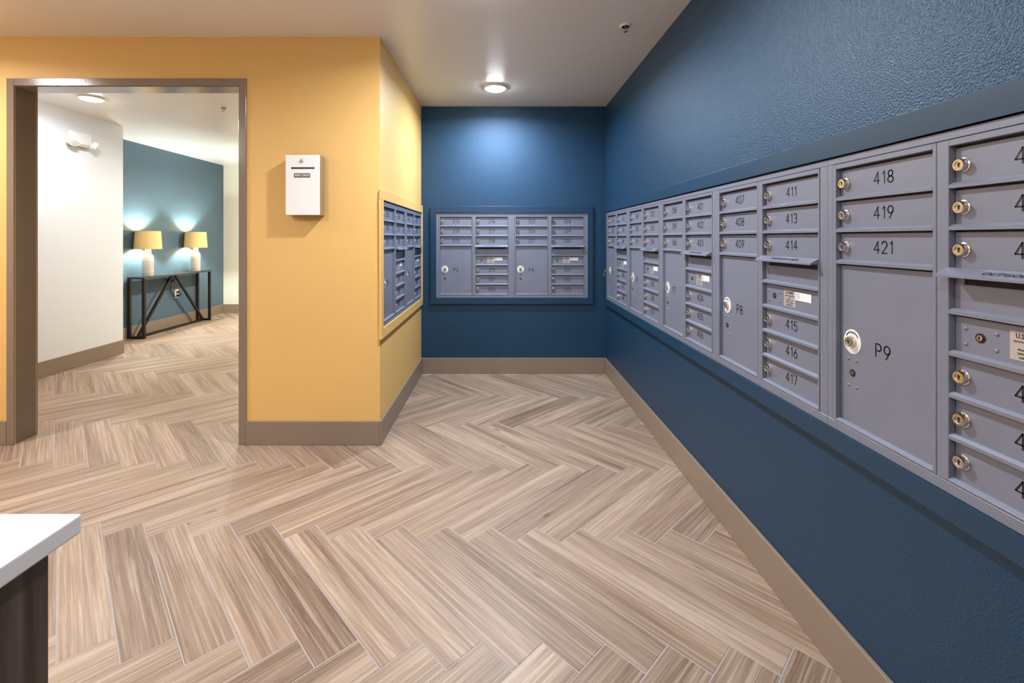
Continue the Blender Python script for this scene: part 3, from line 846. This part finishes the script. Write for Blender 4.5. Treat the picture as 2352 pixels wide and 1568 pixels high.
# ------------------------------------------------------------------ table lamps
def table_lamp(y, label, cord):
    lx = -4.4385
    t = tag(empty('table_lamp', (lx, y, tz + .0004)), label, 'table lamp', 'table lamps on the console')
    R = .0590
    prof = [(R * .92, 0), (R, .006), (R, .225), (R * .95, .245), (R * .80, .266), (R * .60, .280), (R * .54, .292), (R * .54, .345), (R * .40, .350), (0, .350)]
    body = MB().lathe(prof, 36).build('lamp_base', M['ceramic'], t, 40)
    for k in range(24):                        # carved vertical flutes between two bands
        an = 2 * PI * k / 24
        MBg = MB().bar((math.cos(an) * R, math.sin(an) * R, .096), (math.cos(an) * R, math.sin(an) * R, .176), .0022)
        MBg.build('flute', M['groove'], body)
    for z in (.040, .090, .182):
        MB().lathe([(R + .0002, z - .002), (R + .0012, z), (R + .0002, z + .002)], 36, caps=False).build('band', M['groove'], body)
    r0, r1, z0, z1 = .146, .132, .342, .568
    th = .0015
    MB().lathe([(r0, z0), (r1, z1), (r1 - th, z1), (r0 - th, z0), (r0, z0)], 48, caps=False).build('lamp_shade', M['shade'], t, 50)
    sp = MB().lathe([(.010, .348), (.010, .372), (.016, .374), (.016, .405), (0, .405)], 16)
    sp.tube([(0, 0, .385), (.07, 0, .44), (r1 - .006, 0, z1 - .012)], .0015, 6).tube([(0, 0, .385), (-.07, 0, .44), (-(r1 - .006), 0, z1 - .012)], .0015, 6)
    sp.build('socket', M['steel'], t, 40)
    MB().lathe([(.012, .405), (.028, .440), (.028, .455), (.018, .475), (0, .480)], 20).build('light_bulb', M['bulb'], t, 60)
    MB().tube([(p[0] - lx, p[1] - y, p[2] - tz) for p in cord], .0032, 8).build('cord', M['rubber'], t, 40)
OY, OZ = 6.50, 0.450
table_lamp(5.785, 'nearer table lamp with fluted white base on the console table', [(-4.495, 5.80, tz + .004), (-4.53, 5.88, tz + .004), (-4.556, 5.98, tz + .004), (-4.562, 6.05, tz + .004)])
table_lamp(6.692, 'farther table lamp with fluted white base on the console table', [(-4.495, 6.67, tz + .004), (-4.50, 6.58, tz + .004), (-4.53, 6.48, tz + .004), (-4.562, 6.42, tz + .004)])
# cords and adapter hanging under the table
ad = tag(empty('power_cord', (-4.535, 6.33, .655)), 'tangle of black power cords hanging under the console table', 'power cord')
pts = []
for k in range(40):
    an = k * .55; pts.append((.018 * math.sin(an * .7), .055 * math.cos(an), .020 * math.sin(an) + .012 * math.sin(k * .3)))
MB().tube(pts, .0034, 6).build('coiled_cord', M['rubber'], ad, 40)
MB().cbox(-.020, .020, -.030, .030, -.014, .014, .003).build('adapter_block', M['rubber'], ad)
def smooth_path(p, n=6):
    p = [Vector(q) for q in p]; out = []
    for i in range(len(p) - 1):
        p0, p1, p2, p3 = p[max(i - 1, 0)], p[i], p[i + 1], p[min(i + 2, len(p) - 1)]
        for k in range(n):
            t = k / n; out.append(.5 * ((2 * p1) + (p2 - p0) * t + (2 * p0 - 5 * p1 + 4 * p2 - p3) * t * t + (3 * p1 - p0 - 3 * p2 + p3) * t ** 3))
    return out + [p[-1]]
for pth in ([(-.03, -.14, .070), (-.02, -.09, .03), (0, -.03, .01)], [(-.03, .10, .070), (-.02, .06, .03), (0, .02, .01)],
            [(0, -.03, 0), (.0, -.075, -.06), (.01, -.10, -.10), (.02, -.07, -.07), (.015, -.03, .0)],
            [(0, 0, -.01), (-.005, .00, -.12), (-.01, .06, -.22), (.0, .16, -.24), (.008, .195, -.20), (-.016, OY - 6.33, OZ - .655 - .024)],
            [(0, .03, -.01), (.005, .12, -.08), (.015, .22, -.14), (.02, .25, -.155), (.0, .21, -.168), (-.016, OY - 6.33, OZ - .655 + .024)]):
    MB().tube(smooth_path(pth), .0032, 7).build('cord', M['rubber'], ad, 40)

# ------------------------------------------------------------------ wall outlet
ou = tag(empty('wall_outlet', (X_TEAL, OY, OZ), PI / 2), 'white wall outlet under the console table', 'outlet')
soften(MB().box(-.036, .036, -.006, 0, -.060, .060).build('cover_plate', M['plastic'], ou), .002, 2)
for z in (-.024, .024):
    MB().cbox(-.017, .017, -.009, -.006, z - .016, z + .016, .001).build('socket', M['plastic'], ou)
    soften(MB().box(-.014, .014, -.034, -.009, z - .012, z + .012).build('plug', M['rubber'], ou), .003, 2)

# ------------------------------------------------------------------ counter corner
cz1, ct = 0.760, 0.033
cx1, cy1 = -0.722, 0.793
o = MB().box(-2.6, cx1, -1.4, cy1, cz1 - ct, cz1).build('countertop', M['quartz']); soften(o, .004, 3)
tag(o, 'white quartz countertop corner in the foreground', 'countertop')
co = tag(empty('counter_base', (-1.66, -.35, 0)), 'dark wood veneer counter base under the white top', 'counter')
bx0, bx1_, by0, by1 = -2.5 + 1.66, -.737 + 1.66, -1.3 + .35, .748 + .35
MB().box(bx0, bx1_ - .02, by0, by1, .0006, cz1 - ct - .0004).build('carcass', M['veneer'], co)
step = .34
yy = by1
while yy > by0 + .05:
    y0_ = max(by0, yy - step)
    MB().box(bx1_ - .02, bx1_, y0_ + .001, yy - (0.001 if yy < by1 else 0), .0006, cz1 - ct - .0006).build('side_panel', M['veneer'], co)
    yy -= step
